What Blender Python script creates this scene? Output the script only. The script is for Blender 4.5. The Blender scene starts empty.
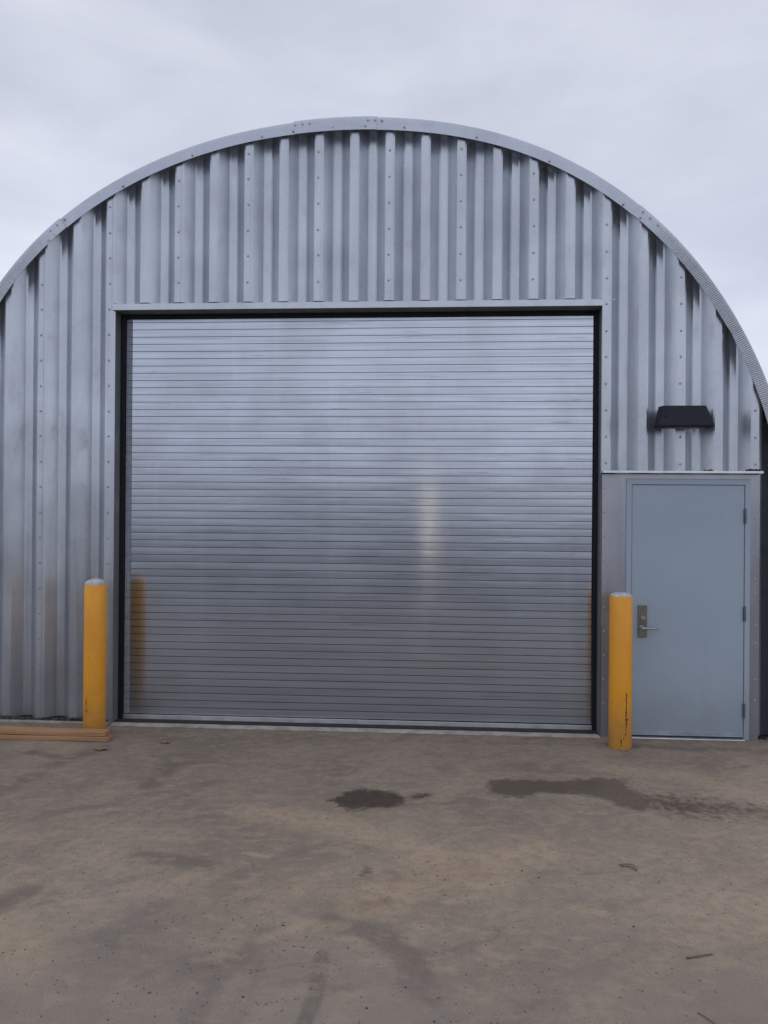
import bpy, math, random
import numpy as np
from mathutils import Vector, Matrix
random.seed(7); rng = np.random.default_rng(7)
scene = bpy.context.scene
COL = scene.collection
R = math.radians

# ------------------------------------------------------------------ mesh helper
class MB:
    def __init__(s): s.v = []; s.f = []
    def add(s, vs, fs):
        o = len(s.v); s.v += [tuple(p) for p in vs]; s.f += [tuple(i + o for i in f) for f in fs]; return s
    def box(s, x0, x1, y0, y1, z0, z1):
        return s.add([(x0,y0,z0),(x1,y0,z0),(x1,y1,z0),(x0,y1,z0),(x0,y0,z1),(x1,y0,z1),(x1,y1,z1),(x0,y1,z1)],
                     [(0,3,2,1),(4,5,6,7),(0,1,5,4),(1,2,6,5),(2,3,7,6),(3,0,4,7)])
    def lathe(s, prof, n=32, c=(0,0)):
        vs = []; fs = []
        for r, z in prof:
            for k in range(n):
                a = 2*math.pi*k/n; vs.append((c[0]+r*math.cos(a), c[1]+r*math.sin(a), z))
        m = len(prof)
        for i in range(m-1):
            for k in range(n):
                a = i*n+k; b = i*n+(k+1) % n; fs.append((a, b, b+n, a+n))
        fs.append(tuple(range(n-1, -1, -1))); fs.append(tuple((m-1)*n+k for k in range(n)))
        return s.add(vs, fs)
    def prism(s, poly, y0, y1):            # polygon in x,z extruded along y
        n = len(poly)
        vs = [(x, y0, z) for x, z in poly] + [(x, y1, z) for x, z in poly]
        fs = [tuple(range(n)), tuple(range(2*n-1, n-1, -1))] + [(i, i+n, (i+1) % n + n, (i+1) % n) for i in range(n)]
        return s.add(vs, fs)
    def tube(s, pts, rad, n=6):
        pts = [Vector(p) for p in pts]; vs = []; fs = []
        for i, p in enumerate(pts):
            t = (pts[min(i+1, len(pts)-1)] - pts[max(i-1, 0)]).normalized()
            a = t.cross(Vector((0, 0, 1)) if abs(t.z) < .9 else Vector((1, 0, 0))).normalized(); b = t.cross(a)
            r = rad if not isinstance(rad, (list, tuple)) else rad[i]
            for k in range(n):
                an = 2*math.pi*k/n; vs.append(p + a*r*math.cos(an) + b*r*math.sin(an))
        for i in range(len(pts)-1):
            for k in range(n):
                q = i*n+k; w = i*n+(k+1) % n; fs.append((q, w, w+n, q+n))
        fs.append(tuple(range(n-1, -1, -1))); fs.append(tuple((len(pts)-1)*n+k for k in range(n)))
        return s.add(vs, fs)
    def build(s, name, mat, parent=None, bevel=0, smooth=None, loc=(0,0,0), seg=2):
        me = bpy.data.meshes.new(name); me.from_pydata(s.v, [], s.f); me.update()
        o = bpy.data.objects.new(name, me); COL.objects.link(o); o.location = loc
        if mat: me.materials.append(mat)
        import bmesh
        bm = bmesh.new(); bm.from_mesh(me); bmesh.ops.recalc_face_normals(bm, faces=bm.faces); bm.to_mesh(me); bm.free()
        if smooth is not None:
            me.polygons.foreach_set('use_smooth', [True]*len(me.polygons))
            me.set_sharp_from_angle(angle=R(smooth))
        if bevel:
            b = o.modifiers.new('bevel', 'BEVEL'); b.width = bevel; b.segments = seg; b.limit_method = 'ANGLE'; b.angle_limit = R(40)
        if parent: o.parent = parent
        return o
def tag(o, label=None, cat=None, group=None, kind=None):
    for k, v in (('label', label), ('category', cat), ('group', group), ('kind', kind)):
        if v: o[k] = v
    return o
def empty(name, loc=(0,0,0)):
    o = bpy.data.objects.new(name, None); COL.objects.link(o); o.location = loc; return o

# ------------------------------------------------------------------ node helper
class NT:
    def __init__(s, name):
        s.m = bpy.data.materials.new(name); s.m.use_nodes = True; s.t = s.m.node_tree
        s.b = s.t.nodes['Principled BSDF']; s.out = s.t.nodes['Material Output']
        s.tc = s.t.nodes.new('ShaderNodeTexCoord')
    def set(s, k, v):
        if hasattr(v, 'is_output'): s.t.links.new(v, s.b.inputs[k])
        else: s.b.inputs[k].default_value = v if not isinstance(v, tuple) or len(v) != 3 else (*v, 1)
    def _in(s, sock, v):
        if hasattr(v, 'is_output'): s.t.links.new(v, sock)
        elif v is not None: sock.default_value = (*v, 1) if isinstance(v, tuple) and len(v) == 3 and sock.type == 'RGBA' else v
    def map(s, scale=(1,1,1), loc=(0,0,0), src='Object'):
        n = s.t.nodes.new('ShaderNodeMapping'); s.t.links.new(s.tc.outputs[src], n.inputs[0])
        n.inputs['Scale'].default_value = scale; n.inputs['Location'].default_value = loc; return n.outputs[0]
    def noise(s, scale, detail=4, rough=.55, vec=None, dist=0, color=False):
        n = s.t.nodes.new('ShaderNodeTexNoise'); n.inputs['Scale'].default_value = scale
        n.inputs['Detail'].default_value = detail; n.inputs['Roughness'].default_value = rough; n.inputs['Distortion'].default_value = dist
        s.t.links.new(vec if vec is not None else s.tc.outputs['Object'], n.inputs['Vector'])
        return n.outputs[1 if color else 0]
    def voro(s, scale, vec=None, out='Color', feature='F1'):
        n = s.t.nodes.new('ShaderNodeTexVoronoi'); n.feature = feature; n.inputs['Scale'].default_value = scale
        s.t.links.new(vec if vec is not None else s.tc.outputs['Object'], n.inputs['Vector']); return n.outputs[out]
    def ramp(s, fac, stops):
        n = s.t.nodes.new('ShaderNodeValToRGB'); s.t.links.new(fac, n.inputs[0]); e = n.color_ramp.elements
        while len(e) < len(stops): e.new(.5)
        for el, (p, c) in zip(e, stops):
            el.position = p; el.color = (c, c, c, 1) if not isinstance(c, tuple) else (*c, 1)
        return n.outputs[0]
    def mix(s, fac, a, b, mode='MIX'):
        n = s.t.nodes.new('ShaderNodeMix'); n.data_type = 'RGBA'; n.blend_type = mode
        s._in(n.inputs[0], fac); s._in(n.inputs[6], a); s._in(n.inputs[7], b); return n.outputs[2]
    def math(s, op, a, b=None, c=None, clamp=False):
        n = s.t.nodes.new('ShaderNodeMath'); n.operation = op; n.use_clamp = clamp
        for i, v in enumerate((a, b, c)):
            if v is not None: s._in(n.inputs[i], v)
        return n.outputs[0]
    def rng(s, v, a, b, c=0., d=1., smooth=True):
        n = s.t.nodes.new('ShaderNodeMapRange'); n.interpolation_type = 'SMOOTHSTEP' if smooth else 'LINEAR'
        s._in(n.inputs[0], v)
        for i, x in enumerate((a, b, c, d)): s._in(n.inputs[i+1], x)
        return n.outputs[0]
    def xyz(s, src='Object'):
        n = s.t.nodes.new('ShaderNodeSeparateXYZ'); s.t.links.new(s.tc.outputs[src], n.inputs[0]); return n.outputs
    def bump(s, h, strength=.3, dist=.01, prev=None):
        n = s.t.nodes.new('ShaderNodeBump'); n.inputs['Strength'].default_value = strength; n.inputs['Distance'].default_value = dist
        s.t.links.new(h, n.inputs['Height'])
        if prev: s.t.links.new(prev, n.inputs['Normal'])
        s.t.links.new(n.outputs[0], s.b.inputs['Normal']); return n.outputs[0]
    def attr(s, name):
        n = s.t.nodes.new('ShaderNodeAttribute'); n.attribute_name = name; return n

# ------------------------------------------------------------------ materials
def galvanised(name, base=(.60,.62,.665), rough=.36, vert=True, wave=.25, dirt_shade=True, mott=.12, metallic=1.0):
    t = NT(name)
    big = t.noise(1.7, 3, .5)
    st = t.noise(1, 5, .6, t.map((9, 9, .5) if vert else (.6, .6, 14)))
    sp = t.voro(55, t.map((1, 1, 1)))
    blot = t.noise(6.5, 6, .65, t.map((1, 1, .55)))
    f = t.mix(.5, big, st)
    c = t.mix(t.rng(f, .3, .7), tuple(x*(1-mott) for x in base), tuple(min(1, x*(1+mott*.7)) for x in base))
    c = t.mix(.05, c, sp, 'OVERLAY')
    c = t.mix(t.rng(blot, .56, .74, 0, .3), c, (.46, .47, .51))       # white-rust bloom
    c = t.mix(t.rng(t.noise(23, 4, .7), .66, .76, 0, .35), c, (.30, .29, .30))
    r = t.math('ADD', t.rng(st, .25, .75, rough-.05, rough+.07), t.rng(blot, .5, .75, 0, .13))
    met = metallic
    if dirt_shade:
        z = t.xyz()[2]
        zz = t.math('ADD', z, t.math('MULTIPLY', t.math('SUBTRACT', t.noise(3.5, 5, .65), .5), .9))
        d = t.rng(zz, .05, 1.7, .5, 0.)  # bottom dirt, reaching higher to put the dark reflection into the colour
        sp2 = t.rng(t.noise(30, 5, .7), .5, .62, 0, .35)
        d2 = t.math('MULTIPLY', sp2, t.rng(z, .0, .55, 1, 0))
        dd = t.math('MAXIMUM', d, d2)
        c = t.mix(dd, c, (.135, .133, .138)); met = t.rng(dd, 0, 1, metallic, .25*metallic); r = t.math('ADD', r, t.math('MULTIPLY', dd, .3))
    t.set('Base Color', c); t.set('Metallic', met); t.set('Roughness', r)
    n1 = t.bump(t.noise(2.6, 2, .5, t.map((1, 1, .45))), wave, .02)
    t.bump(t.noise(40, 2, .5), .02, .002, n1)
    return t.m

M = {}
M['wall'] = galvanised('galvanised_wall', base=(.545,.582,.63), rough=.30, mott=.18, wave=.45, metallic=.88)
M['rim'] = galvanised('galvanised_rim', base=(.54,.58,.64), metallic=.75, rough=.36, vert=False, wave=.1, dirt_shade=False)
M['roof'] = galvanised('galvanised_roof', base=(.6,.61,.63), rough=.6, dirt_shade=False, metallic=.25)
M['trim'] = galvanised('galvanised_trim', base=(.54,.57,.61), rough=.3, wave=.12)
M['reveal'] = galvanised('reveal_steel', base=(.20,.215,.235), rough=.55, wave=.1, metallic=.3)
M['plate'] = galvanised('galvanised_plate', base=(.44,.455,.50), rough=.38, wave=.2, mott=.16)
M['bright'] = galvanised('bright_steel', base=(.86,.86,.88), rough=.45, wave=.05, dirt_shade=False)

def curtain_mat():
    t = NT('shutter_steel'); base = (.54, .58, .64)
    x, y, z = t.xyz()
    band = t.noise(1, 3, .5, t.map((.9, 1, 31)))
    cloud = t.noise(1.6, 5, .6, t.map((1, 1, .8)))
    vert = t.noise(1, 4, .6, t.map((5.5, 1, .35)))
    c = t.mix(t.rng(band, .3, .7), tuple(v*.90 for v in base), tuple(v*1.07 for v in base))
    c = t.mix(t.rng(cloud, .42, .72, 0, .3), c, (.46, .47, .51))
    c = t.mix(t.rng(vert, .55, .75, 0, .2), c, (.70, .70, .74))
    scuff = t.noise(1, 3, .6, t.map((1.6, .2, 45)))
    c = t.mix(t.rng(scuff, .62, .70, 0, .5), c, (.30, .30, .31))
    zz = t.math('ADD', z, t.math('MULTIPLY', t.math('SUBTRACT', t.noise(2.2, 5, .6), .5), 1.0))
    d = t.rng(zz, .1, 1.9, .38, 0.)  # road film near the bottom, deepened to put dark reflections into the colour
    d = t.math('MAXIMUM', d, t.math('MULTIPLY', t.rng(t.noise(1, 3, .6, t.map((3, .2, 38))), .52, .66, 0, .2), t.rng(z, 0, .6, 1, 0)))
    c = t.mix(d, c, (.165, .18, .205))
    t.set('Base Color', c); t.set('Metallic', t.rng(d, 0, 1, 1, .35))
    r = t.math('ADD', t.rng(cloud, .35, .7, .16, .21), t.math('MULTIPLY', d, .12)); t.set('Roughness', r)
    t.bump(t.noise(1, 2, .5, t.map((2.0, 1, 7))), .2, .006)
    tn = t.t.nodes.new('ShaderNodeTangent'); tn.direction_type = 'UV_MAP'; tn.uv_map = 'rolled'; t.set('Tangent', tn.outputs[0]); t.set('Anisotropic', .85); t.set('Anisotropic Rotation', .25)
    return t.m
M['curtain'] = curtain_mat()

def simple(name, col, rough=.5, metallic=0., var=.15, scale=14, bump=.1, spec=.5):
    t = NT(name); n = t.noise(scale, 5, .6)
    t.set('Base Color', t.mix(t.rng(n, .3, .7), tuple(v*(1-var) for v in col), tuple(min(1, v*(1+var)) for v in col)))
    t.set('Roughness', t.rng(t.noise(scale*.7, 4), .3, .7, rough-.06, rough+.08)); t.set('Metallic', metallic)
    t.set('Specular IOR Level', spec); t.bump(t.noise(scale*5, 3), bump, .002); return t.m
M['black'] = simple('black_guide', (.012,.013,.018), .6, bump=.05, spec=.3)
M['rubber'] = simple('black_rubber', (.02,.02,.02), .8, spec=.3)
M['lamp'] = simple('lamp_bronze', (.010,.013,.020), .6, var=.2, scale=9, spec=.3)
M['lens'] = simple('lamp_lens', (.06,.06,.065), .3)
M['groove_shade'] = simple('joint_shade', (.035,.037,.042), .8)  # dark paint for the shadow in the grooves between slats
M['strip'] = simple('edge_strip', (.26,.29,.34), .5)
M['recess_shade'] = simple('recess_shade_paint', (.055,.065,.08), .6)
M['inside'] = simple('dark_interior', (.03,.03,.03), .9)
M['hinge'] = simple('hinge_metal', (.16,.18,.21), .45, .6)
M['lock'] = simple('lock_bronze', (.23,.21,.19), .4, .75, scale=30)
M['nickel'] = simple('satin_nickel', (.42,.42,.41), .35, 1.)
M['bolt'] = simple('bolt_zinc', (.42,.43,.46), .5, .8, scale=40)
M['concrete'] = simple('sill_concrete', (.42,.38,.33), .9, var=.25, scale=9, bump=.4)
M['foam'] = simple('old_sealant', (.09,.085,.08), .9, var=.9, scale=40, bump=.6)
M['twig'] = simple('dry_twig', (.17,.12,.09), .9, scale=50)
M['leaf'] = simple('dry_leaf', (.30,.22,.14), .85, scale=60)
M['cap'] = simple('bollard_cap', (.50,.50,.50), .75, var=.25, scale=25, bump=.4)

def door_paint():
    t = NT('blue_grey_paint'); n = t.noise(1.2, 4, .5); z = t.xyz()[2]
    c = t.mix(t.rng(n, .3, .7), (.345,.43,.51), (.375,.46,.54))
    f = t.rng(t.noise(1, 5, .65, t.map((7, 7, 1.2))), .58, .75, 0, .25); c = t.mix(f, c, (.26,.31,.36))
    zz = t.math('ADD', z, t.math('MULTIPLY', t.math('SUBTRACT', t.noise(4, 5, .65), .5), .8))
    c = t.mix(t.rng(zz, .0, .7, .4, 0.), c, (.22,.22,.21))
    sc = t.rng(t.noise(1, 6, .7, t.map((3, 3, 30))), .70, .74, 0, .5); c = t.mix(sc, c, (.10,.12,.14))
    t.set('Base Color', c); t.set('Roughness', t.rng(n, .3, .7, .42, .52)); t.bump(t.noise(120, 2), .06, .001); return t.m
M['door'] = door_paint()
M['sweep'] = simple('door_sweep', (.34,.40,.46), .4, .3, scale=8)

def bollard_paint(name, seed, marks):
    t = NT(name); x, y, z = t.xyz()
    n = t.noise(5, 5, .6, t.map((1,1,.4), (seed, 0, 0)))
    c = t.mix(t.rng(n, .35, .7), (.90,.40,.028), (.80,.335,.025))
    zz = t.math('ADD', z, t.math('MULTIPLY', t.math('SUBTRACT', t.noise(7, 5, .65), .5), .7))
    c = t.mix(t.rng(zz, -.05, .5, .5, 0), c, (.30,.19,.09))
    chip = t.rng(t.noise(38, 3, .6, t.map((1,1,1), (seed*3, 1, 0))), .70, .735); c = t.mix(chip, c, (.05,.035,.025))
    w = t.noise(25, 3, .6)
    for (x0, wd, z0, z1, thr) in marks:
        xx = t.math('ADD', x, t.math('MULTIPLY', t.math('SUBTRACT', w, .5), .03))
        m = t.rng(t.math('ABSOLUTE', t.math('SUBTRACT', xx, x0)), wd*.5, wd, 1, 0)
        m = t.math('MULTIPLY', m, t.rng(z, z0, z0+.02)); m = t.math('MULTIPLY', m, t.rng(z, z1, z1+.02, 1, 0))
        m = t.math('MULTIPLY', m, t.rng(y, -.02, .0, 1, 0))
        m = t.math('MULTIPLY', m, t.rng(t.noise(60, 4, .7, t.map((1,1,.3))), thr, thr+.06))
        c = t.mix(m, c, (.035,.028,.02))
    t.set('Base Color', c); t.set('Roughness', t.rng(n, .3, .7, .42, .55)); t.bump(t.noise(18, 4), .1, .004); return t.m

def wood_mat():
    t = NT('pine_board')
    g = t.noise(1, 5, .6, t.map((1.5, 40, 60)), dist=.6); b = t.noise(1, 3, .5, t.map((.8, 6, 6)))
    c = t.mix(t.rng(g, .3, .7), (.33,.17,.085), (.50,.29,.15)); c = t.mix(t.rng(b, .5, .75, 0, .5), c, (.26,.15,.09))
    t.set('Base Color', c); t.set('Roughness', .8); t.bump(g, .3, .002); return t.m
M['wood'] = wood_mat()

def ground_mat():
    t = NT('dusty_asphalt'); A = t.attr('stain'); A2 = t.attr('wet')
    sep = t.t.nodes.new('ShaderNodeSeparateColor'); t.t.links.new(A.outputs['Color'], sep.inputs[0])
    sep2 = t.t.nodes.new('ShaderNodeSeparateColor'); t.t.links.new(A2.outputs['Color'], sep2.inputs[0])
    n1 = t.noise(.9, 6, .6, dist=.4); n2 = t.noise(3.2, 7, .65, t.map((1, 1.6, 1)), dist=.3)
    n3 = t.noise(17, 6, .7); n4 = t.noise(110, 4, .75); n5 = t.noise(300, 2, .7)
    base = (GB[0], GB[1], GB[2])
    sh = lambda k: tuple(v*k for v in base)
    c = t.mix(t.rng(n1, .32, .68), sh(.80), sh(1.14))
    c = t.mix(t.rng(n2, .45, .75, 0, .55), c, tuple(v*k for v, k in zip(base, (1.22, 1.16, 1.05))))
    c = t.mix(t.rng(t.noise(2.1, 6, .62, t.map((1, 1.5, 1), (5, 3, 0))), .50, .72, 0, .6), c, sh(.72))
    mpn = t.t.nodes.new('ShaderNodeMapping'); mpn.vector_type = 'TEXTURE'; t.t.links.new(t.tc.outputs['Object'], mpn.inputs[0]); mpn.inputs['Rotation'].default_value = (0, 0, math.radians(30)); mpn.inputs['Scale'].default_value = (1.2, .5, 1)
    sw = t.noise(1.7, 6, .62, mpn.outputs[0], dist=.8)
    c = t.mix(t.rng(sw, .50, .70, 0, .75), c, tuple(v*k for v, k in zip(base, (.58, .59, .64)))); c = t.mix(t.rng(sw, .32, .46, .6, 0), c, tuple(v*k for v, k in zip(base, (1.25, 1.2, 1.1))))
    brk = t.rng(n2, .3, .62, .6, 1)
    edge_ = t.math('MULTIPLY', t.math('SUBTRACT', t.noise(11, 6, .7), .5), .55)
    dk_ = t.math('MULTIPLY', t.rng(t.math('ADD', sep.outputs[0], edge_), .16, .62), .85)
    lt_ = t.math('MULTIPLY', t.rng(t.math('ADD', sep.outputs[1], edge_), .16, .66), .8)
    c = t.mix(dk_, c, tuple(v*k for v, k in zip(base, (.50, .50, .53))))
    c = t.mix(lt_, c, tuple(v*k for v, k in zip(base, (1.42, 1.33, 1.18))))
    c = t.mix(t.math('MULTIPLY', t.math('MULTIPLY', sep.outputs[2], brk), .8, clamp=True), c, (.16,.105,.065))
    c = t.mix(t.rng(n3, .38, .66, .0, .5), c, sh(.62))
    c = t.mix(t.rng(t.noise(7, 7, .72, t.map((1,1.5,1), (3,9,0))), .48, .64, 0, .55), c, tuple(v*k for v, k in zip(base, (1.3, 1.24, 1.15))))
    c = t.mix(t.rng(n4, .54, .66, 0, .60), c, sh(.5)); c = t.mix(t.rng(n4, .34, .46, .5, 0), c, sh(1.45))
    c = t.mix(t.rng(n5, .60, .75, 0, .35), c, sh(1.7))
    # worn-out pits
    pv = t.voro(26, out='Distance'); sel = t.t.nodes.new('ShaderNodeSeparateColor'); t.t.links.new(t.voro(26), sel.inputs[0]); pr_ = t.math('MULTIPLY', t.rng(sel.outputs[0], .0, 1., .06, .19, False), t.rng(t.noise(1.6, 3), .38, .60, .55, 1.25)); pit = t.rng(t.math('SUBTRACT', pv, pr_), -.05, .03, 1, 0); pit = t.math('MULTIPLY', pit, t.rng(sel.outputs[1], .45, .55)); c = t.mix(t.math('MULTIPLY', pit, .8), c, sh(.38))
    yy_ = t.math('ADD', t.xyz()[1], t.math('MULTIPLY', t.math('SUBTRACT', t.noise(.7, 4), .5), 2.0))
    c = t.mix(t.rng(yy_, -6.6, -5.2, 1, 0), c, t.mix(t.rng(n3, .3, .7), (.085,.088,.098), (.12,.125,.135)))   # newer, darker asphalt further out in the yard
    gy_ = t.math('ADD', t.xyz()[1], t.math('MULTIPLY', t.math('SUBTRACT', t.noise(1.3, 5, .6), .5), 2.6))
    c = t.mix(t.rng(gy_, -4.3, -2.6, .5, 0), c, t.mix(t.rng(n3, .3, .7), (.125,.115,.108), (.19,.172,.158)))   # thinner dust, greyer asphalt, and shading toward the viewer put into the colour
    # wet oil stains with ragged edge
    rag = t.math('MULTIPLY', t.math('SUBTRACT', t.noise(16, 8, .75), .5), 1.7)
    wet = t.rng(t.math('ADD', sep2.outputs[0], rag), .30, .72); wet = t.math('MULTIPLY', wet, sep2.outputs[2])
    dmp = t.math('MULTIPLY', t.rng(t.math('ADD', sep2.outputs[1], t.math('MULTIPLY', t.math('SUBTRACT', t.noise(15, 8, .75), .5), 2.4)), .45, 1.05), .75)
    w = t.math('MAXIMUM', wet, dmp)
    c = t.mix(w, c, t.mix(t.rng(n3, .3, .7), (.042,.031,.022), (.080,.060,.043)))
    t.set('Base Color', c)
    t.set('Roughness', t.math('SUBTRACT', .93, t.math('MULTIPLY', wet, .25))); t.set('Specular IOR Level', .3)
    b1 = t.bump(n2, .25, .03); b2 = t.bump(n3, .3, .012, b1); b3 = t.bump(n4, .8, .005, b2); t.bump(pit, -.4, .004, b3)
    return t.m
GB = (.285, .231, .180)
M['ground'] = ground_mat()
# ------------------------------------------------------------------ camera
yaw, pitch, roll = -0.06288876788552371, 0.0015063405403473345, 0.0074215794084676445
CX, CY, CH = 0.38123, -6.53344, 1.85473
f = Vector((math.sin(yaw)*math.cos(pitch), math.cos(yaw)*math.cos(pitch), math.sin(pitch)))
r0 = Vector((math.cos(yaw), -math.sin(yaw), 0)); u0 = r0.cross(f)
r1 = r0*math.cos(roll) + u0*math.sin(roll); u1 = -r0*math.sin(roll) + u0*math.cos(roll)
cam_d = bpy.data.cameras.new('camera'); cam = bpy.data.objects.new('camera', cam_d); COL.objects.link(cam)
m = Matrix.Identity(4)
for i in range(3): m[i][0], m[i][1], m[i][2] = r1[i], u1[i], -f[i]
m.translation = Vector((CX, CY, CH)); cam.matrix_world = m
cam_d.sensor_fit = 'VERTICAL'; cam_d.sensor_height = 36; cam_d.lens = 27; cam_d.clip_end = 3000
scene.camera = cam

# ------------------------------------------------------------------ ground
DARK = [([(-0.07, -3.33), (-0.05, -3.54), (-0.07, -3.77)], 0.035, 0.9), ([(-0.07, -3.05), (0.12, -3.12), (0.28, -3.27), (0.37, -3.5)], 0.12, 0.55), ([(-0.59, -3.46), (-0.4, -3.41), (-0.33, -3.17)], 0.1, 0.45), ([(-0.47, -3.5), (-0.47, -3.66), (-0.48, -3.8)], 0.09, 0.4), ([(-0.32, -3.35), (-0.3, -3.65), (-0.32, -3.79)], 0.04, 0.35), ([(-2.45, -1.64), (-2.35, -1.02), (-2.2, -0.67)], 0.14, 0.5), ([(-1.52, -1.43), (-1.5, -0.97)], 0.12, 0.6), ([(-2.32, -1.86), (-2.03, -1.53), (-1.61, -1.18), (-1.17, -0.68)], 0.2, 0.3), ([(-1.18, -2.48), (-0.8, -2.55)], 0.1, 0.6), ([(-1.7, -3.09), (-1.55, -2.92)], 0.13, 0.6), ([(0.11, -2.04), (0.15, -2.45)], 0.07, 0.3), ([(-0.56, -1.0), (-0.14, -0.83), (0.31, -1.14)], 0.06, 0.3), ([(1.99, -0.25), (2.51, -0.31), (3.05, -0.26)], 0.08, 0.5), ([(-0.86, -0.28), (0.54, -0.27), (1.74, -0.25)], 0.06, 0.35), ([(0.27, -3.51), (0.39, -3.6)], 0.05, 0.5), ([(-2.69, -0.81), (-2.4, -0.91)], 0.07, 0.6)]
LIGHT = [([(-0.73, -1.84), (-0.22, -1.95), (0.33, -2.29), (0.64, -2.62)], 0.2, 0.6), ([(0.1, -2.86), (0.49, -2.54), (0.99, -2.24)], 0.22, 0.6), ([(1.07, -2.86), (1.19, -2.9)], 0.03, 1.0), ([(-1.56, -3.25), (-1.26, -3.46)], 0.2, 0.6), ([(1.62, -0.82), (2.16, -0.92), (2.58, -1.37)], 0.15, 0.5), ([(-0.62, -2.41), (-0.49, -2.44)], 0.02, 0.9), ([(0.46, -0.28), (0.66, -1.05), (0.44, -1.54)], 0.1, 0.35), ([(-0.35, -3.24), (-0.2, -3.11), (0.0, -3.09)], 0.06, 0.5), ([(-0.4, -3.77), (-0.37, -3.49)], 0.05, 0.4), ([(1.26, -3.27), (1.97, -2.71)], 0.3, 0.35), ([(-0.6, -1.22), (-0.06, -0.96), (0.45, -1.36)], 0.04, 0.35), ([(-1.23, -1.68), (-0.84, -1.07)], 0.1, 0.3), ([(-2.26, -1.19), (-2.59, -1.26)], 0.08, 0.4), ([(-1.47, -2.78), (-1.5, -2.97)], 0.05, 0.5)]
BROWN = [([(0.05, -2.91), (0.17, -2.87)], 0.05, 0.9), ([(0.38, -2.64), (0.59, -2.51)], 0.12, 0.4), ([(0.21, -2.65), (0.33, -2.62)], 0.08, 0.4)]
WET = [[(-0.27, -1.6), (-0.23, -1.56), (-0.18, -1.45), (-0.09, -1.37), (0.01, -1.4), (0.13, -1.43), (0.21, -1.51), (0.23, -1.58), (0.16, -1.69), (0.0, -1.72), (-0.12, -1.76), (-0.22, -1.7)], [(0.24, -1.51), (0.28, -1.45), (0.37, -1.44), (0.37, -1.5), (0.3, -1.54)], [(0.76, -1.22), (0.81, -1.14), (0.9, -1.11), (1.28, -1.12), (1.57, -1.03), (1.75, -1.04), (1.73, -1.18), (1.77, -1.34), (1.79, -1.53), (1.69, -1.63), (1.59, -1.55), (1.49, -1.42), (1.4, -1.38), (1.24, -1.37), (1.15, -1.34), (1.0, -1.44), (0.88, -1.45), (0.78, -1.37)], [(0.04, -2.53), (0.03, -2.59), (0.06, -2.62), (0.06, -2.55)]]
DAMP = [[(1.58, -0.99), (1.86, -1.01), (1.83, -1.11), (1.62, -1.15)], [(1.6, -1.2), (1.79, -1.22), (2.09, -1.30), (2.36, -1.38), (2.75, -1.44), (2.80, -1.56), (2.48, -1.66), (2.19, -1.78), (1.95, -1.78), (1.6, -1.6)], [(2.21, -1.48), (2.33, -1.49), (2.29, -1.59), (2.19, -1.58)]]

def axis(lo, hi, st, far):
    a = list(np.arange(lo, hi + st/2, st)); d = st; x = hi; right = []
    while x < far: d *= 1.6; x += d; right.append(x)
    d = st; x = lo; left = []
    while x > -far: d *= 1.6; x -= d; left.append(x)
    return np.array(left[::-1] + a + right)
gx = axis(-4.0, 4.0, .022, 1200); gy = axis(-5.2, .25, .022, 1200)
X, Y = np.meshgrid(gx, gy); nx, ny = len(gx), len(gy); P = np.stack([X.ravel(), Y.ravel()], 1)
near = (np.abs(P[:, 0]) < 5) & (P[:, 1] > -6) & (P[:, 1] < 1); Pn = P[near]
def seg_d(p, a, b):
    a = np.array(a); b = np.array(b); d = b - a; t = np.clip(((p-a) @ d) / max(d @ d, 1e-9), 0, 1); return np.hypot(*(p - a - t[:, None]*d).T)
def strokes(S):
    o = np.zeros(len(Pn))
    for pts, w, k in S:
        d = np.min([seg_d(Pn, pts[i], pts[i+1]) for i in range(len(pts)-1)], axis=0); o = np.maximum(o, k*np.exp(-(d/w)**2))
    return o
def polys(S, soft):
    o = np.zeros(len(Pn))
    for poly in S:
        n = len(poly); d = np.min([seg_d(Pn, poly[i], poly[(i+1) % n]) for i in range(n)], axis=0); ins = np.zeros(len(Pn), bool)
        for i in range(n):
            (xa, ya), (xb, yb) = poly[i], poly[(i+1) % n]
            if ya != yb: ins ^= ((ya > Pn[:, 1]) != (yb > Pn[:, 1])) & (Pn[:, 0] < (xb-xa)*(Pn[:, 1]-ya)/(yb-ya)+xa)
        o = np.maximum(o, np.clip(.5 + np.where(ins, d, -d)/soft, 0, 1))
    return o
gz = np.zeros(len(P))
me = bpy.data.meshes.new('ground')
V = np.column_stack([P, gz])
ii = np.arange(nx*ny).reshape(ny, nx); F = np.stack([ii[:-1, :-1], ii[:-1, 1:], ii[1:, 1:], ii[1:, :-1]], -1).reshape(-1, 4)
me.from_pydata(V.tolist(), [], F.tolist()); me.update()
ca = np.zeros((len(P), 4)); cb = np.zeros((len(P), 4)); ca[:, 3] = cb[:, 3] = 1
ca[near, 0] = strokes(DARK); ca[near, 1] = strokes(LIGHT); ca[near, 2] = strokes(BROWN)
cb[near, 0] = polys(WET, .16); cb[near, 1] = polys(DAMP, .5); cb[near, 2] = np.where(Pn[:, 0] > .5, .74 - .2*np.clip(Pn[:, 0]-1.2, 0, 1), .95)
for nm, arr in (('stain', ca), ('wet', cb)):
    at = me.attributes.new(nm, 'FLOAT_COLOR', 'POINT'); at.data.foreach_set('color', arr.ravel())
me.materials.append(M['ground']); g = bpy.data.objects.new('ground', me); COL.objects.link(g)
me.polygons.foreach_set('use_smooth', [True]*len(me.polygons)); g['kind'] = 'structure'

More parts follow.
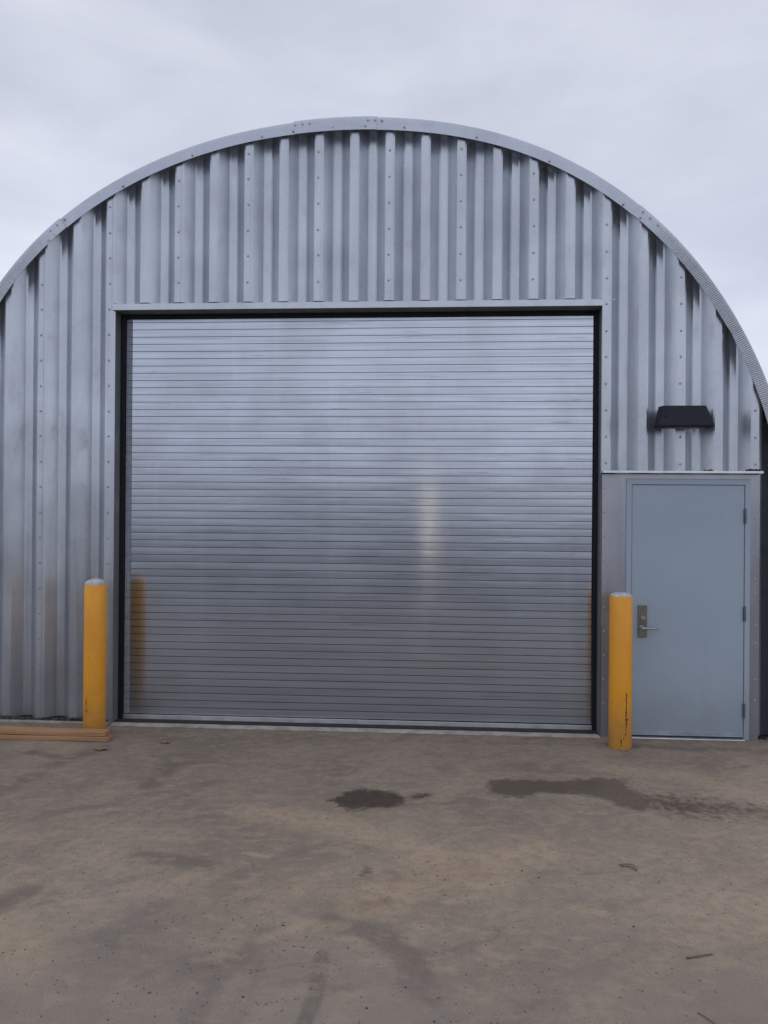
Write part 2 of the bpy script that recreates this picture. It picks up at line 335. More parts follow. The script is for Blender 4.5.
# loose grit
grit = MB()
for i in range(1700):
    x = random.uniform(-3.2, 3.2); y = -random.uniform(.1, 4.6)
    if random.random() < .2: x = random.gauss(-.3, .9); y = random.gauss(-3.6, .3)
    if i >= 1100: x = random.uniform(-3.2, 3.2); y = -.07 - abs(random.gauss(0, .05))
    if i >= 1450:
        q_ = random.uniform(0, 6.28); bx_, by_ = random.choice([(-2.4145, -.298), (1.8935, -.276)]); rr_ = .092 + abs(random.gauss(0, .03)); x = bx_ + rr_*math.cos(q_); y = by_ + rr_*math.sin(q_)
    s = random.uniform(.0014, .0036)*(1.6 if random.random() < .06 else 1)
    a = random.uniform(0, 6.28); pts = []
    for k in range(5):
        an = a + k*1.2566; rr = s*random.uniform(.7, 1.3); pts.append((x+rr*math.cos(an)*1.3, y+rr*math.sin(an), .0))
    top = [(x+(p[0]-x)*.6, y+(p[1]-y)*.6, s*random.uniform(.5, 1.)) for p in pts]
    grit.add(pts+top, [(9,8,7,6,5)[::-1]] + [(k, (k+1) % 5, (k+1) % 5+5, k+5) for k in range(5)])
tg = NT('grit_stone'); tg.set('Base Color', tg.ramp(tg.noise(2.5, 4, .8), [(.4, (.06,.05,.045)), (.6, (.12,.105,.09)), (.72, (.3,.27,.24))])); tg.set('Roughness', .9)
tag(grit.build('grit', tg.m), 'loose dark grit and small stones scattered over the dusty ground', 'grit', kind='stuff')

# twigs and leaves
def twig(label, lines, r=.0035, mat='twig', name='twig'):
    b = MB()
    for l in lines: b.tube(l, [r*(1-.5*i/len(l)) for i in range(len(l))], 6)
    x0, y0 = lines[0][0][0], lines[0][0][1]
    b.v = [(p[0]-x0, p[1]-y0, p[2]) for p in b.v]
    return tag(b.build(name, M[mat], loc=(x0, y0, 0)), label, name.replace('_', ' '), 'dry twigs on the ground' if name == 'twig' else None)
twig('forked dark twig lying on the ground in front of the grey side door', [[(1.38,-2.40,.005),(1.42,-2.395,.01),(1.455,-2.40,.008),(1.46,-2.45,.004)],[(1.385,-2.415,.004),(1.42,-2.41,.006),(1.44,-2.425,.006),(1.455,-2.46,.003)]])
twig('straight reddish brown stick lying at the lower right of the yard', [[(1.455,-3.245,.005),(1.50,-3.232,.007),(1.535,-3.222,.007),(1.575,-3.205,.004)]], .004)
twig('thin pale twig nearest the camera at the bottom right', [[(1.38,-3.60,.004),(1.40,-3.625,.005),(1.43,-3.67,.003)]], .0025)
def leaf(x, y, s, rot, label):
    b = MB(); pts = []; n = 9
    for i in range(n):
        t_ = i/(n-1); w = math.sin(math.pi*t_)**.7*.42+.01
        pts.append([(t_-.5, -w*(.8+.3*math.sin(i*2.1)), .0), (t_-.5, 0, .02), (t_-.5, w*(.8+.3*math.cos(i*1.7)), .0)])
    vs = []; 
    for row in pts:
        for (px, py, pz) in row:
            vs.append((s*(px*math.cos(rot)-py*math.sin(rot)), s*(px*math.sin(rot)+py*math.cos(rot)), .002+s*(.22*abs(py)*1.3+.12*math.sin(px*5)**2)+pz*s))
    b.add(vs, [(3*i+j, 3*i+j+1, 3*i+j+4, 3*i+j+3) for i in range(n-1) for j in range(2)])
    o = b.build('dry_leaf', M['leaf'], smooth=60, loc=(x, y, 0)); s_ = o.modifiers.new('t', 'SOLIDIFY'); s_.thickness = .0012
    return tag(o, label, 'leaf', 'dry leaves on the ground')
leaf(-2.17, -.72, .10, .15, 'tan dry leaf lying just in front of the stacked boards')
leaf(-1.74, -.50, .08, -.1, 'curled brown dry leaf in front of the left end of the roll-up door')

# ------------------------------------------------------------------ arch outline (outer edge of the front flange)
pts = [(-3.416,3.86),(-3.223,4.09),(-3.069,4.237),(-2.897,4.382),(-2.683,4.553),(-2.479,4.676),(-2.081,4.876),(-1.642,5.039),(-1.206,5.136),(-0.773,5.19),(-0.343,5.21),(-0.155,5.209),(0.202,5.196),(0.624,5.148),(0.959,5.064),(1.21,4.965),(1.542,4.799),(1.79,4.647),(2.16,4.341),(2.446,4.054),(2.731,3.719),(2.975,3.325),(3.13,2.974),(3.225,2.6),(3.29,2.24),(3.325,1.87)]
pts = [(-.74-x, z) for x, z in pts[-6:]] [::-1][::1] and sorted([(-.74-x, z) for x, z in pts[-6:]], key=lambda p: p[1]) + pts
PA = np.array(pts); c0 = np.array([-.36, 1.9])
th = np.arctan2(PA[:, 0]-c0[0], PA[:, 1]-c0[1]); rr = np.hypot(PA[:, 0]-c0[0], PA[:, 1]-c0[1]); co = np.polyfit(th, rr, 8)
tt = np.linspace(th.min(), th.max(), 160); rs = np.polyval(co, tt)
arc = np.stack([c0[0]+rs*np.sin(tt), c0[1]+rs*np.cos(tt)], 1)
la = arc[0]; ra = arc[-1]
arc = np.vstack([[(la[0]-.015, 0), (la[0]-.012, 1.0)], arc, [(ra[0]+.012, 1.0), (ra[0]+.015, 0)]])
def resample(a, step):
    s = np.r_[0, np.cumsum(np.hypot(*np.diff(a, axis=0).T))]; n = int(s[-1]/step)
    u = np.linspace(0, s[-1], n+1); return np.stack([np.interp(u, s, a[:, 0]), np.interp(u, s, a[:, 1])], 1), u
def offset(a, d):
    t_ = np.gradient(a, axis=0); t_ /= np.hypot(*t_.T)[:, None]; nrm = np.stack([t_[:, 1], -t_[:, 0]], 1); return a + nrm*np.asarray(d)[..., None]*np.ones((len(a), 1))
fine, su = resample(arc, .0034)
def top_z(x, d):                         # height of the curve d inside the flange's outer edge
    a = OFF.setdefault(d, offset(resample(arc, .05)[0], d)); x = min(max(x, a[:, 0].min()+.002), a[:, 0].max()-.002); return float(np.interp(x, a[:, 0], a[:, 1]))
OFF = {}

# ------------------------------------------------------------------ the building
hut = empty('arched_building', (-.37, 0, 0))
tag(hut, 'arched galvanised steel building with ribbed end wall, roll-up door and side door', 'building')
HO = Vector((.37, 0, 0))
def part(b, name, mat, parent=None, **k):
    """children of the hut: the mesh is written in world coordinates; parents sit at known places"""
    o = b.build(name, M[mat] if isinstance(mat, str) else mat, **k)
    p = parent or hut; o.parent = p; o.matrix_parent_inverse = Matrix.Identity(4)
    w = Vector(hut.location)
    o.location = -w if p is hut else Vector((0, 0, 0))
    return o

# --- end wall profile
PITCH = .6096; S = .3048; HF = .033; DEP = .094
def profile(k):                           # one sheet from seam k to seam k+1, lapping 2 mm over the next
    x = k*PITCH; c = .007; P_ = [(x-HF, -.000), (x+HF-c, 0), (x+HF+c, c)]
    v = x+S/2*1.0
    for j in range(2):
        cx_ = x + S*j; va = cx_ + S/2
        a = cx_+HF; b_ = va-HF
        if j: P_ += [(cx_-HF-c, c), (cx_-HF+c, 0), (a-c, 0), (a+c, c)]
        P_ += [(b_-c, DEP-c), (b_+c, DEP), (va+HF-c, DEP), (va+HF+c, DEP-c)]
    x2 = x+PITCH; P_ += [(x2-HF-c, c-.0025), (x2-HF+c, -.0025), (x2+.016, -.0025)]
    return P_
OPL, OPR, OPT, DRT = -2.400, 1.787, 3.670, 2.205
xr = OFF.setdefault(.11, offset(resample(arc, .05)[0], .11))[:, 0]; XL, XR = -4.02, 3.112
def bottom(xm, k):
    if OPL < xm < OPR: return OPT
    if OPR <= xm < 3.078: return DRT
    return .035
wall = MB()
for k in range(-7, 6):
    P_ = profile(k); jit = random.uniform(-.012, .006)
    for (xa, ya), (xb, yb) in zip(P_[:-1], P_[1:]):
        cuts = [xa] + [c for c in (OPL, OPR, 3.078, XL, XR) if xa+1e-5 < c < xb-1e-5] + [xb]
        for ca_, cb_ in zip(cuts[:-1], cuts[1:]):
            mid = (ca_+cb_)/2
            if mid < XL or mid > XR: continue
            n = max(1, int((cb_-ca_)/.02)); z0 = bottom(mid, k)
            for i in range(n):
                xs = [ca_+(cb_-ca_)*(i+q)/n for q in (0, 1)]; ys = [ya+(yb-ya)*(q-xa)/(xb-xa) for q in xs]
                zt = [max(z0+.02, top_z(q, .022)+jit*.5) for q in xs]
                wall.add([(xs[0], ys[0], z0), (xs[1], ys[1], z0), (xs[1], ys[1], zt[1]), (xs[0], ys[0], zt[0])], [(0, 1, 2, 3)])
ew = part(wall, 'end_wall', 'wall')
import bmesh
bm = bmesh.new(); bm.from_mesh(ew.data); bmesh.ops.remove_doubles(bm, verts=bm.verts, dist=1e-5)
for f_ in bm.faces:
    f_.normal_update()
    if f_.normal.y > 0: f_.normal_flip()
bm.to_mesh(ew.data); bm.free()
sm = ew.modifiers.new('t', 'SOLIDIFY'); sm.thickness = .0014; sm.offset = -1

# --- front flange (crimped arch edging) as overlapping segments
joints = [(-9, -3.76), (-3.76, -2.93), (-2.93, -.78), (-.78, -.16), (-.16, 2.14), (2.14, 9)]
n = len(fine); inr_d = np.full(n, .098)
inr_d = np.where(np.abs(fine[:, 0]+.1) < 1.2, .098+.008*np.cos((fine[:, 0]+.1)/1.2*math.pi/2), inr_d)
dent = np.exp(-((fine[:, 0]-2.87)**2 + (fine[:, 1]-3.38)**2)/.055**2) * (fine[:, 0] > 0)
inr_d = inr_d - .03*dent
crimp_on = np.clip((np.abs(fine[:, 0]+.45)-2.3)/.6, 0, 1)
rim = MB(); rimsegs = []
for q, (xa, xb) in enumerate(joints):
    idx = [i for i in range(n) if xa-.05 <= fine[i, 0] <= xb+.05]
    if q in (0,): idx = [i for i in idx if fine[i, 0] < 0]
    if q == len(joints)-1: idx = [i for i in idx if fine[i, 0] > 0]
    off = (0, .003, -.002, .005, 0, .002)[q]; yo = (0, -.006, 0, -.008, 0, -.005)[q]
    sub = fine[idx]; full = lambda d: offset(fine, d)[idx]
    o_, m1, m2, i_ = full(-off), full(-off+.035), full(-off+.07), offset(fine, inr_d)[idx]
    cr = crimp_on[idx]*.0024*np.sin(2*math.pi*su[idx]/.0170)
    dd = dent[idx]*.03
    wob = .0022*np.sin(su[idx]*2.3+q)
    rows = [(o_, np.full(len(idx), .03)), (o_, -.030+yo+cr*.2+wob), (full(-off+.006), -.033+yo+cr+wob), (m1, -.031+yo+cr+wob+dd*.3), (m2, -.031+yo+cr+wob+dd), (i_, -.030+yo+cr+wob+dd*1.3), (i_+(i_-o_)*.0, -.026+yo+cr+wob+dd*1.3)]
    vs = []; L = len(idx)
    for a, yy in rows: vs += [(float(a[j, 0]), float(yy[j]), float(a[j, 1])) for j in range(L)]
    rim.add(vs, [(r_*L+j, r_*L+j+1, (r_+1)*L+j+1, (r_+1)*L+j) for r_ in range(len(rows)-1) for j in range(L-1)])
rimo = part(rim, 'edge_flange', 'rim', smooth=35)

# --- roof shell: ribbed arch sheets running round the building
LEN = 11.0
a0, _ = resample(arc, .09); roof = MB(); rows = []
yy = 0.0; prof = [(.028, .012)]
y = .06
while y < LEN:
    prof += [(y, .012), (y+.06, .012), (y+.155, .10), (y+.215, .10)]; y += .305
prof = sorted(set(prof))
A = len(a0)
for (yy, d) in prof: 
    oo = offset(a0, d); rows.append([(float(p[0]), yy, float(p[1])) for p in oo])
vs = [p for r_ in rows for p in r_]
roof.add(vs, [(i*A+j, i*A+j+1, (i+1)*A+j+1, (i+1)*A+j) for i in range(len(rows)-1) for j in range(A-1)])
ro = part(roof, 'roof_shell', 'roof', smooth=30); s_ = ro.modifiers.new('t', 'SOLIDIFY'); s_.thickness = .0015
bw = MB(); aa = offset(a0, .02); bw.prism([(float(p[0]), float(p[1])) for p in aa], LEN-.03, LEN-.01); part(bw, 'back_wall', 'roof')
zz_ = [.02, .6, 1.2, 1.87, 2.24, 2.5, 2.7]; ar_ = offset(arc, .03); ar_ = ar_[ar_[:, 0] > 2.5][::-1]
b = MB(); b.prism([(3.108, .02)] + [(float(np.interp(q, ar_[:, 1], ar_[:, 0])), q) for q in zz_] + [(3.108, 2.78)], .100, .104); part(b, 'recess_shade_strip', 'recess_shade')  # dark sheet standing in for the shade in the end wall's last recess
fl = MB(); fl.box(-4.08, XR+.05, .03, LEN-.04, .0, .018); part(fl, 'floor_slab', 'inside')

# --- foundation lip and perished sealant under the left wall
fd = MB(); fd.box(-4.1, -2.41, -.045, .16, .0, .022); part(fd, 'foundation', 'concrete', bevel=.004)
def ragged(x0, x1, y, z0, z1, amp, step=.006):
    b = MB(); xs = np.arange(x0, x1, step); vs = []; ph = 0
    for x in xs:
        h = z1 + amp*(random.random()-.5)*2 + amp*math.sin(x*9)*.6; fr = y - random.uniform(0, .012)
        pf = yprof(x)
        vs += [(x, fr+pf, z0), (x, fr+pf-.002, h), (x, y+pf+.02, h), (x, y+pf+.02, z0)]
    for i in range(len(xs)-1):
        for k in range(4): b.f.append((i*4+k, i*4+(k+1) % 4, (i+1)*4+(k+1) % 4, (i+1)*4+k))
    b.v = vs; return b
def yprof(x):
    q = ((x + S/2) % S) - S/2; q = abs(q)
    return 0 if q < HF else DEP*min(1, (q-HF)/(S/2-2*HF))
yprof = lambda x: 0
part(ragged(-4.0, -2.42, -.012, .0225, .040, .010), 'base_sealant', 'foam')
b = MB(); b.box(-4.0, -2.43, -.004, .13, .022, .036); part(b, 'base_angle', 'rubber')
dr = ragged(1.83, 3.085, -.004, 2.213, 2.219, .004)
for xa_, xb_ in ((2.63, 2.70), (2.97, 3.08)): part(ragged(xa_, xb_, -.008, 2.2232, 2.236, .005), 'flashing_sealant', 'rubber')
part(dr, 'flashing_sealant', 'foam')

# --- large opening: header, jambs, sill
b = MB(); b.box(OPL-.004, OPR-.001, -.028, -.022, 3.600, 3.655); b.box(OPL-.004, OPR-.001, -.022, .156, 3.649, 3.655)
part(b, 'door_header', 'trim', bevel=.0015)
b = MB(); b.box(OPL-.004, OPR-.001, -.021, .121, 3.6005, 3.606); part(b, 'door_reveal', 'reveal')
b = MB(); b.box(OPL+.012, OPR-.01, .122, .127, 3.560, 3.6055); part(b, 'header_shade', 'lamp', bevel=.002)  # dark bar standing in for the shadow band under the header
b = MB(); b.box(-2.392, -2.388, -.0035, .155, 0, 3.598); part(b, 'door_reveal', 'reveal')
b = MB(); b.box(-2.424, -2.386, -.0075, -.0035, 0, 3.598); part(b, 'door_jamb', 'trim', bevel=.001)
b = MB(); b.box(1.789, 1.793, -.0040, .155, 0, 3.598); part(b, 'door_reveal', 'reveal')
b = MB(); b.box(1.789, 1.856, -.0085, -.0045, 2.222, 3.662); b.box(1.7935, 1.9, -.0042, -.0032, 3.655, 3.660); part(b, 'door_jamb', 'trim', bevel=.001)
b = MB(); b.box(-2.387, -2.341, .113, .118, .012, 3.575); part(b, 'door_guide', 'black', bevel=.002)
b = MB(); b.box(1.750, 1.788, .113, .118, .012, 3.575); part(b, 'door_guide', 'black', bevel=.002)
b = MB(); b.box(OPL+.012, OPR+.0, -.065, .28, 0, .0105); part(b, 'door_sill', 'concrete', bevel=.003)

# --- roll-up curtain: interlocked shallow slats
cur = MB(); SP = .0643; z = .062; k = 0; xa, xb = -2.372, 1.775; NX = 26
XS = [xa+(xb-xa)*i/NX for i in range(NX+1)]
sec = []
while z < 3.62:
    tilt = .00016 if k % 2 else -.00014; tilt += random.gauss(0, .00007); h = SP
    # curled lip at the bottom, then a gently bowed face
    bow = .00016
    sec += [(z, .0090, 1), (z, -.0020+tilt, 1)]
    for j in range(1, 6):
        t_ = j/6; sec.append((z+(h-.0046)*t_, -.0020 - bow*4*t_*(1-t_) + tilt*(1-2*t_), 0))
    sec += [(z+h-.0046, -.0020-tilt, 0), (z+h-.0046, .0090, 1)]
    z += SP; k += 1
sag = lambda x, z_: .003*math.sin((x-xa)/(xb-xa)*math.pi)*math.sin(z_*.9) + .0006*math.sin(x*2.7+z_*2)
vs = [(x, .142+y_+sag(x, z_), z_+.0012*math.sin(x*1.3+z_*2)) for (z_, y_, s_) in sec for x in XS]
cur.add(vs, [(i*(NX+1)+j, i*(NX+1)+j+1, (i+1)*(NX+1)+j+1, (i+1)*(NX+1)+j) for i in range(len(sec)-1) for j in range(NX)])
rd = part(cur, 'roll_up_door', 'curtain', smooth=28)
rd.data.materials.append(M['groove_shade'])
uv = rd.data.uv_layers.new(name='rolled'); co_ = rd.data.vertices
for lp in rd.data.loops: uv.data[lp.index].uv = (co_[lp.vertex_index].co.x, co_[lp.vertex_index].co.z)
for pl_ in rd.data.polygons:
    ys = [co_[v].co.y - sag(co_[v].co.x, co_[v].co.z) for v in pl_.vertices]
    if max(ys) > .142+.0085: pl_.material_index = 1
b = MB(); xs_ = [-2.342, -2.291]; vs_ = [(x, .1375+y_*.8+sag(x, z_), z_) for (z_, y_, s_) in sec if z_ < 3.56 for x in xs_]
b.add(vs_, [(2*i, 2*i+1, 2*i+3, 2*i+2) for i in range(len(vs_)//2-1)]); part(b, 'edge_strip', 'strip', rd)  # slat-shaped strip over the curtain's left edge, darker than the slats
b = MB(); b.box(-2.372, 1.775, .124, .130, .013, .056); b.box(-2.372, 1.775, .130, .165, .013, .018); b.box(-2.372, 1.775, .114, .1235, .050, .056); part(b, 'bottom_bar', 'bright', rd, bevel=.001)
b = MB(); b.box(-2.370, 1.773, .127, .15, .0111, .0138); part(b, 'bottom_seal', 'rubber', rd)

# --- side door: flat plates, frame, slab, ironmongery
b = MB(); b.box(1.797, 1.996, -.004, 0, .0, 2.196); part(b, 'jamb_plate', 'plate', bevel=.001)
b = MB(); b.box(3.006, 3.079, -.004, 0, .0, 2.196); part(b, 'jamb_plate', 'plate', bevel=.001)
b = MB(); b.box(1.9965, 3.0055, -.003, .001, 2.158, 2.196); part(b, 'head_plate', 'plate')
b = MB(); b.prism([(1.794, 2.203), (3.088, 2.203), (3.088, 2.222), (1.794, 2.222)], -.060, -.056); b.box(1.794, 3.088, -.056, .004, 2.2035, 2.2075)
part(b, 'drip_cap', 'bright', bevel=.0015)
b = MB(); fo = .012
b.add([(1.997,-fo,0),(1.997,-fo,2.156),(3.005,-fo,2.156),(3.005,-fo,0),(2.962,-fo,0),(2.962,-fo,2.110),(2.042,-fo,2.110),(2.042,-fo,0),
       (1.997,.09,0),(1.997,.09,2.156),(3.005,.09,2.156),(3.005,.09,0),(2.962,.09,0),(2.962,.09,2.110),(2.042,.09,2.110),(2.042,.09,0)],
      [(0,1,6,7),(1,2,5,6),(2,3,4,5),(8,15,14,9),(9,14,13,10),(10,13,12,11),(0,8,9,1),(1,9,10,2),(2,10,11,3),(4,12,13,5),(5,13,14,6),(6,14,15,7),(7,15,8,0),(3,11,12,4)])
part(b, 'door_frame', 'door', bevel=.0025)
b = MB(); b.box(2.0455, 2.9585, -.004, .041, .026, 2.1065); slab = part(b, 'side_door', 'door', bevel=.002)
b = MB(); b.box(2.0455, 2.9585, .060, .088, .0, 2.112); part(b, 'door_stop', 'black')
b = MB(); b.box(2.047, 2.957, -.0125, -.0045, .024, .060); part(b, 'door_sweep', 'sweep', slab, bevel=.003)
b = MB(); b.box(2.043, 2.961, -.045, .055, 0, .010); part(b, 'threshold', 'bright', bevel=.003)
for zc in (1.853, 1.045, .245):
    b = MB(); b.lathe([(.0075, zc-.058), (.0075, zc-.02)], 12, (2.9605, -.0195)); b.lathe([(.0079, zc-.0195), (.0079, zc+.0195)], 12, (2.9605, -.0195)); b.lathe([(.0075, zc+.02), (.0075, zc+.058)], 12, (2.9605, -.0195))
    b.lathe([(.005, zc+.0585), (.003, zc+.065)], 10, (2.9605, -.0195)); b.lathe([(.003, zc-.065), (.005, zc-.0585)], 10, (2.9605, -.0195))
    b.box(2.951, 2.9585, -.0135, -.0045, zc-.056, zc+.056); b.box(2.9625, 2.970, -.0195, -.0125, zc-.056, zc+.056)
    part(b, 'hinge', 'hinge', slab, smooth=40)
hx = 2.134
b = MB(); b.box(hx-.037, hx+.037, -.020, -.0045, .838, 1.105); pl = part(b, 'lock_plate', 'lock', slab, bevel=.006, seg=3)
def ycyl(b, x, z, r, y0, y1, n=20, r2=None):
    vs = []; r2 = r2 or r
    for (yy_, q) in ((y0, r), (y1, r2)):
        for k in range(n): a = 2*math.pi*k/n; vs.append((x+q*math.cos(a), yy_, z+q*math.sin(a)))
    b.add(vs, [tuple(range(n)), tuple(range(2*n-1, n-1, -1))] + [(k, (k+1) % n, (k+1) % n+n, k+n) for k in range(n)])
b = MB(); ycyl(b, hx-.002, 1.0, .018, -.034, -.020); b.box(hx-.006, hx+.022, -.044, -.034, .994, 1.006); part(b, 'thumb_turn', 'nickel', slab, smooth=40, bevel=.001)
b = MB(); ycyl(b, hx-.010, .918, .021, -.032, -.020); ycyl(b, hx-.010, .918, .011, -.072, -.032)
b.tube([(hx-.016, -.066, .918), (hx+.02, -.070, .918), (hx+.06, -.070, .917), (hx+.098, -.068, .914), (hx+.112, -.060, .914), (hx+.116, -.045, .916)], [.011, .010, .0085, .0085, .0085, .008], 12)
part(b, 'lever_handle', 'nickel', slab, smooth=50)

# --- bolts
def bolt_mesh(name='bolt', s=.8):
    b = MB(); vs = []
    prof = [(.0135, .0), (.0135, -.0018), (.0085, -.0025), (.0085, -.0068), (.006, -.0082)]
    n = 6 if False else 12
    for r_, y_ in prof:
        for k in range(n): a = 2*math.pi*k/n; vs.append((s*r_*math.cos(a), s*y_, s*r_*math.sin(a)))
    m_ = len(prof); b.add(vs, [(i*n+k, i*n+(k+1) % n, (i+1)*n+(k+1) % n, (i+1)*n+k) for i in range(m_-1) for k in range(n)] + [tuple((m_-1)*n+k for k in range(n))])
    return b
spots = []
for k in range(-6, 6):
    sx = k*PITCH - .004; zz = 2.728 - .222*12 + random.uniform(-.01, .01)*0
    while zz < top_z(sx, .12)-.03:
        if zz > .1 and not (OPL-.03 < sx < OPR and zz < 3.7) and not (OPR < sx < 3.1 and zz < 2.25) and sx < 3.2:
            y0 = -.0028 if not (k == 3 and zz < 3.66) and not (k == -4 and zz < 3.6 and False) else -.0086
            spots.append((sx+random.uniform(-.003, .003), y0, zz+random.uniform(-.004, .004)))
        zz += .222
for i in range(10): spots.append((1.818+random.uniform(-.002,.002), -.0042, 2.08-.2*i))
for zz in (1.83, 1.52, 1.33, 1.21, .95, .80, .5, .33): spots.append((3.052+random.uniform(-.006,.006), -.0042, zz))
# flange bolts: one at every crest, clusters at the joints
i_c = offset(fine, .078); o_c = offset(fine, .03)
def near_x(a, x, right=True): 
    m_ = np.where(a[:, 1] > 2.0, np.abs(a[:, 0]-x), 9); return a[int(np.argmin(m_))]
for k in range(-6, 6):
    x = k*PITCH + .12
    if -3.6 < x < 3.1: p = near_x(i_c, x); spots.append((float(p[0]), -.0345, float(p[1])))
for x in (-2.93, -.78, -.16, 2.14):
    for dx, a in ((-.05, i_c), (.03, o_c), (-.03, o_c), (.09, o_c)): p = near_x(a, x+dx); spots.append((float(p[0]), -.0375, float(p[1])))
spots.sort(key=lambda p: abs(p[0]-.4)*.25 + abs(p[2]-1.85)*.1 + (0 if p[2] > .2 else 1) - (.4 if p[2] > 3.6 else 0))
bm0 = None
for p in spots[:98]:
    if bm0 is None: bo = part(bolt_mesh(), 'bolt', 'bolt', smooth=30); bm0 = bo
    else: bo = bm0.copy(); COL.objects.link(bo); bo.parent = hut; bo.matrix_parent_inverse = Matrix.Identity(4)
    bo.location = Vector(p) - Vector(hut.location)
rest = MB()
for p in spots[98:]:
    q = bolt_mesh(); rest.add([(v[0]+p[0], v[1]+p[1], v[2]+p[2]) for v in q.v], q.f)
ro_ = part(rest, 'bolt', 'bolt', smooth=30); ro_['kind'] = 'stuff'

# ------------------------------------------------------------------ wall pack lamp
lx, lz = 2.432, 2.575
wl = empty('wall_light', (lx, 0, lz)); tag(wl, 'dark angular wall light mounted on the ribbed wall above the side door', 'wall light')
b = MB(); w0, w1 = .218, .185; H = .180
b.add([(-w0,-.185,.0),(w0,-.185,.0),(w0,-.03,.0),(-w0,-.03,.0),(-w0,-.185,.014),(w0,-.185,.014),(w0,-.03,.014),(-w0,-.03,.014),
       (-w1+.022,-.105,H),(w1-.008,-.105,H),(w1,-.03,H),(-w1,-.03,H-.0)],
      [(4,5,1,0),(5,6,2,1),(6,7,3,2),(7,4,0,3),(8,9,5,4),(9,10,6,5),(10,11,7,6),(11,8,4,7),(11,10,9,8),(0,1,2,3)])
hs = b.build('housing', M['lamp'], wl, bevel=.004)
b = MB(); b.box(-.16, .16, -.16, -.05, -.006, -.0005); b.build('lens', M['lens'], wl, bevel=.002)
b = MB(); b.box(-.11, .11, -.030, -.002, .01, .15); b.build('back_plate', M['lamp'], wl, bevel=.003)
b = MB(); ycyl(b, -.158, .088, .011, -.158, -.128, 14, .012); b.build('photocell', M['black'], wl, smooth=40)

# ------------------------------------------------------------------ unseen wooded bank round the yard, added for its dark reflection 
hb = MB(); nn = 330; ring = []
for i in range(nn+1):
    a = 2*math.pi*i/nn; d0 = 54 + 6*math.sin(a*9)
    hgt = 2.9 + .9*math.sin(a*7+1) + .5*math.sin(a*31) + .3*random.random()
    for (dr_, z_) in ((0, -.1), (1.5, hgt*.55), (4, hgt*.9), (8, hgt), (16, hgt*.7), (26, -.1)):
        ring.append(((d0+dr_)*math.cos(a), (d0+dr_)*math.sin(a), z_ + (random.uniform(-.25, .25) if z_ > 0 else 0)))
hb.add(ring, [(i*6+k, i*6+k+1, (i+1)*6+k+1, (i+1)*6+k) for i in range(nn) for k in range(5)])
M['unseen_scrub'] = simple('unseen_scrub', (.15,.16,.165), .95, var=.5, scale=.6, bump=1)
hl_ = hb.build('unseen_hill', M['unseen_scrub']); hl_['kind'] = 'structure'

# ------------------------------------------------------------------ bollards
def bollard(x, y, zt, label, mat, dome, r=.0895):
    e = empty('bollard', (x, y, 0)); tag(e, label, 'bollard', 'yellow bollards guarding the roll-up door')
    b = MB(); b.lathe([(r-.002, 0), (r, .006), (r, zt*.5), (r-.0005, zt-.006), (r-.004, zt)], 48); o = b.build('post', mat, e, smooth=40)
    b = MB(); pr = [(r-.006, zt-.002)]
    for i in range(1, 9): a = i/8*math.pi/2; pr.append(((r-.006)*math.cos(a)+.002, zt+dome*math.sin(a)))
    b.lathe(pr, 48); b.build('cap', M['cap'], e, smooth=50); return e
bollard(-2.4145, -.298, 1.243, 'yellow bollard with a grey domed top behind the stacked boards', bollard_paint('bollard_paint_worn', 2.0, [(-.035,.004,.18,.30,.3),(-.02,.004,.2,.26,.45)]), .050)
bollard(1.8935, -.276, 1.206, 'scratched yellow bollard standing between the roll-up door and the side door', bollard_paint('bollard_paint_scratched', 9.0, [(.028,.005,.16,.44,.32),(.022,.003,.10,.30,.42),(-.012,.006,.02,.11,.42),(.004,.006,.03,.12,.46),(.03,.02,.22,.235,.3)]), .030)

# ------------------------------------------------------------------ boards
def board(x1, z0, y0, label, dz=0, ln=2.44):
    b = MB(); n = 24; vs = []
    for i in range(n+1):
        x = -ln*i/n; w = .0015*math.sin(i*.7+z0*50)
        vs += [(x, 0, w), (x, .089, w), (x, .089, .0375+w), (x, 0, .0375+w)]
    fs = [(i*4+k, i*4+(k+1) % 4, (i+1)*4+(k+1) % 4, (i+1)*4+k) for i in range(n) for k in range(4)] + [(0, 3, 2, 1), (n*4, n*4+1, n*4+2, n*4+3)]
    b.add(vs, fs); o = b.build('wooden_board', M['wood'], loc=(x1, y0, z0), bevel=.003); return tag(o, label, 'board', 'pine boards stacked on the ground')
o = board(-2.205, .002, -.522, 'lower pine board of the two stacked, lying on the ground by the left bollard'); o.rotation_euler.z = .003
o = board(-2.225, .043, -.519, 'upper pine board of the two stacked, resting on the other beside the left bollard'); o.rotation_euler.z = .0

# ------------------------------------------------------------------ world, sun, view
EL, AZ = 62, 35
w = bpy.data.worlds.new('World'); scene.world = w; w.use_nodes = True; nt = w.node_tree; N = nt.nodes
bg = N['Background']; sky = N.new('ShaderNodeTexSky'); sky.sky_type = 'NISHITA'; sky.sun_disc = False
sky.sun_elevation = R(EL); sky.sun_rotation = R(AZ)
tc = N.new('ShaderNodeTexCoord'); mp = N.new('ShaderNodeMapping'); nt.links.new(tc.outputs['Generated'], mp.inputs[0]); mp.inputs['Scale'].default_value = (1, 1, 2.6); mp.inputs['Location'].default_value = (.3, .8, .35)
def wn(scale, det, rough, dist=0):
    n_ = N.new('ShaderNodeTexNoise'); n_.inputs['Scale'].default_value = scale; n_.inputs['Detail'].default_value = det; n_.inputs['Roughness'].default_value = rough; n_.inputs['Distortion'].default_value = dist
    nt.links.new(mp.outputs[0], n_.inputs['Vector']); return n_.outputs[0]
mx = N.new('ShaderNodeMix'); mx.data_type = 'FLOAT'; mx.inputs[0].default_value = .3
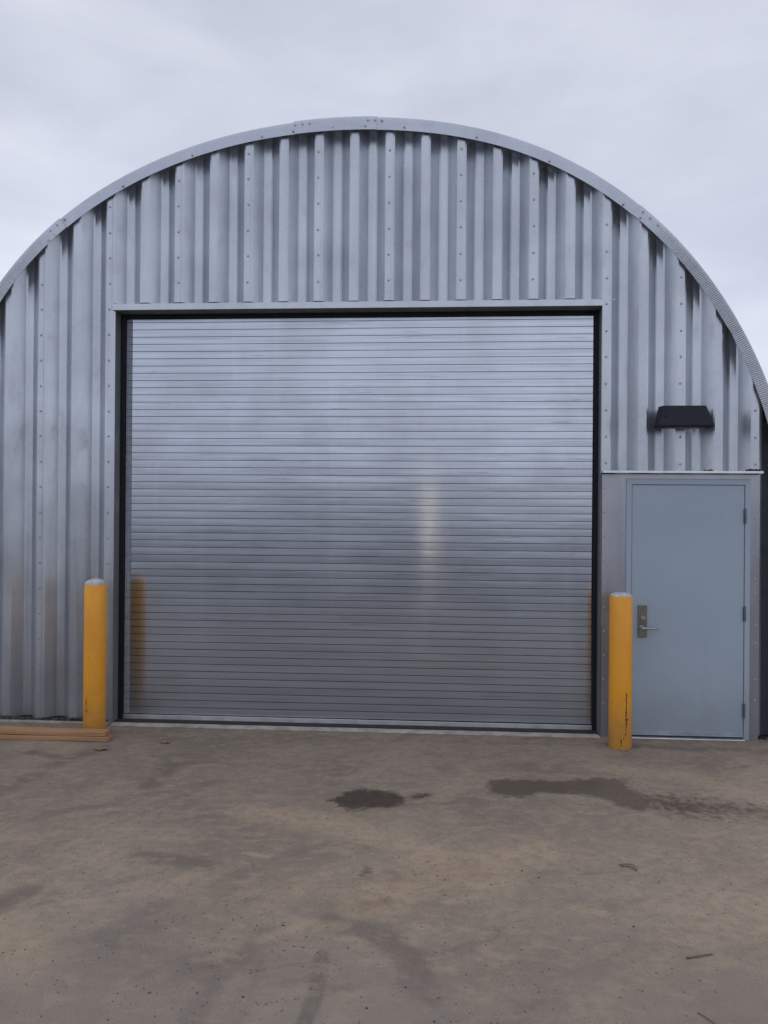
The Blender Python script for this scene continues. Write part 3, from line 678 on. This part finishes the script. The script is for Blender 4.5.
nt.links.new(wn(1.5, 5, .5, .25), mx.inputs[2]); nt.links.new(wn(4.5, 5, .5, .3), mx.inputs[3])
rp = N.new('ShaderNodeValToRGB'); nt.links.new(mx.outputs[0], rp.inputs[0]); e = rp.color_ramp.elements; e.new(.5); e.new(.5)
K = 11.7
for el, (p, c) in zip(e, [(.36, (.47,.495,.595)), (.47, (.555,.58,.685)), (.56, (.63,.655,.755)), (.68, (.76,.78,.86))]): el.position = p; el.color = (*c, 1)
el_ = N.new('ShaderNodeSeparateXYZ'); nt.links.new(tc.outputs['Generated'], el_.inputs[0])
mr = N.new('ShaderNodeMapRange'); nt.links.new(el_.outputs[2], mr.inputs[0])
for i, x in enumerate((.05, .5, 1.2, .94)): mr.inputs[i+1].default_value = x
mr2 = N.new('ShaderNodeMapRange'); nt.links.new(el_.outputs[2], mr2.inputs[0])
for i, x in enumerate((.55, 1., 0., .35)): mr2.inputs[i+1].default_value = x
ad = N.new('ShaderNodeMath'); ad.operation = 'ADD'; nt.links.new(mr.outputs[0], ad.inputs[0]); nt.links.new(mr2.outputs[0], ad.inputs[1])
sc = N.new('ShaderNodeVectorMath'); sc.operation = 'SCALE'; nt.links.new(rp.outputs[0], sc.inputs[0]); nt.links.new(ad.outputs[0], sc.inputs[3])
s2 = N.new('ShaderNodeVectorMath'); s2.operation = 'SCALE'; nt.links.new(sc.outputs[0], s2.inputs[0]); s2.inputs[3].default_value = K
mm = N.new('ShaderNodeMix'); mm.data_type = 'RGBA'; mm.inputs[0].default_value = .94; nt.links.new(sky.outputs[0], mm.inputs[6]); nt.links.new(s2.outputs[0], mm.inputs[7])
nt.links.new(mm.outputs[2], bg.inputs[0]); bg.inputs[1].default_value = .1
sd = bpy.data.lights.new('sun', 'SUN'); sd.energy = .6; sd.angle = R(40); sd.color = (1, .97, .93); so = bpy.data.objects.new('sun', sd); COL.objects.link(so)
az = R(AZ); d = Vector((math.sin(az)*math.cos(R(EL)), math.cos(az)*math.cos(R(EL)), math.sin(R(EL)))); so.rotation_euler = d.to_track_quat('Z', 'Y').to_euler(); so.location = d*30
fl_ = bpy.data.lights.new('glint_light', 'POINT'); fl_.energy = 2.6; fl_.shadow_soft_size = .02; fl_.color = (1, .82, .58); fo_ = bpy.data.objects.new('glint_light', fl_); COL.objects.link(fo_); fo_.location = (CX-.07, CY, CH-.18)  # lamp added near the camera for the warm curtain glint, source unknown
scene.view_settings.view_transform = 'Standard'; scene.view_settings.look = 'None'; scene.view_settings.exposure = 0; scene.view_settings.gamma = 1
scene.cycles.use_denoising = True
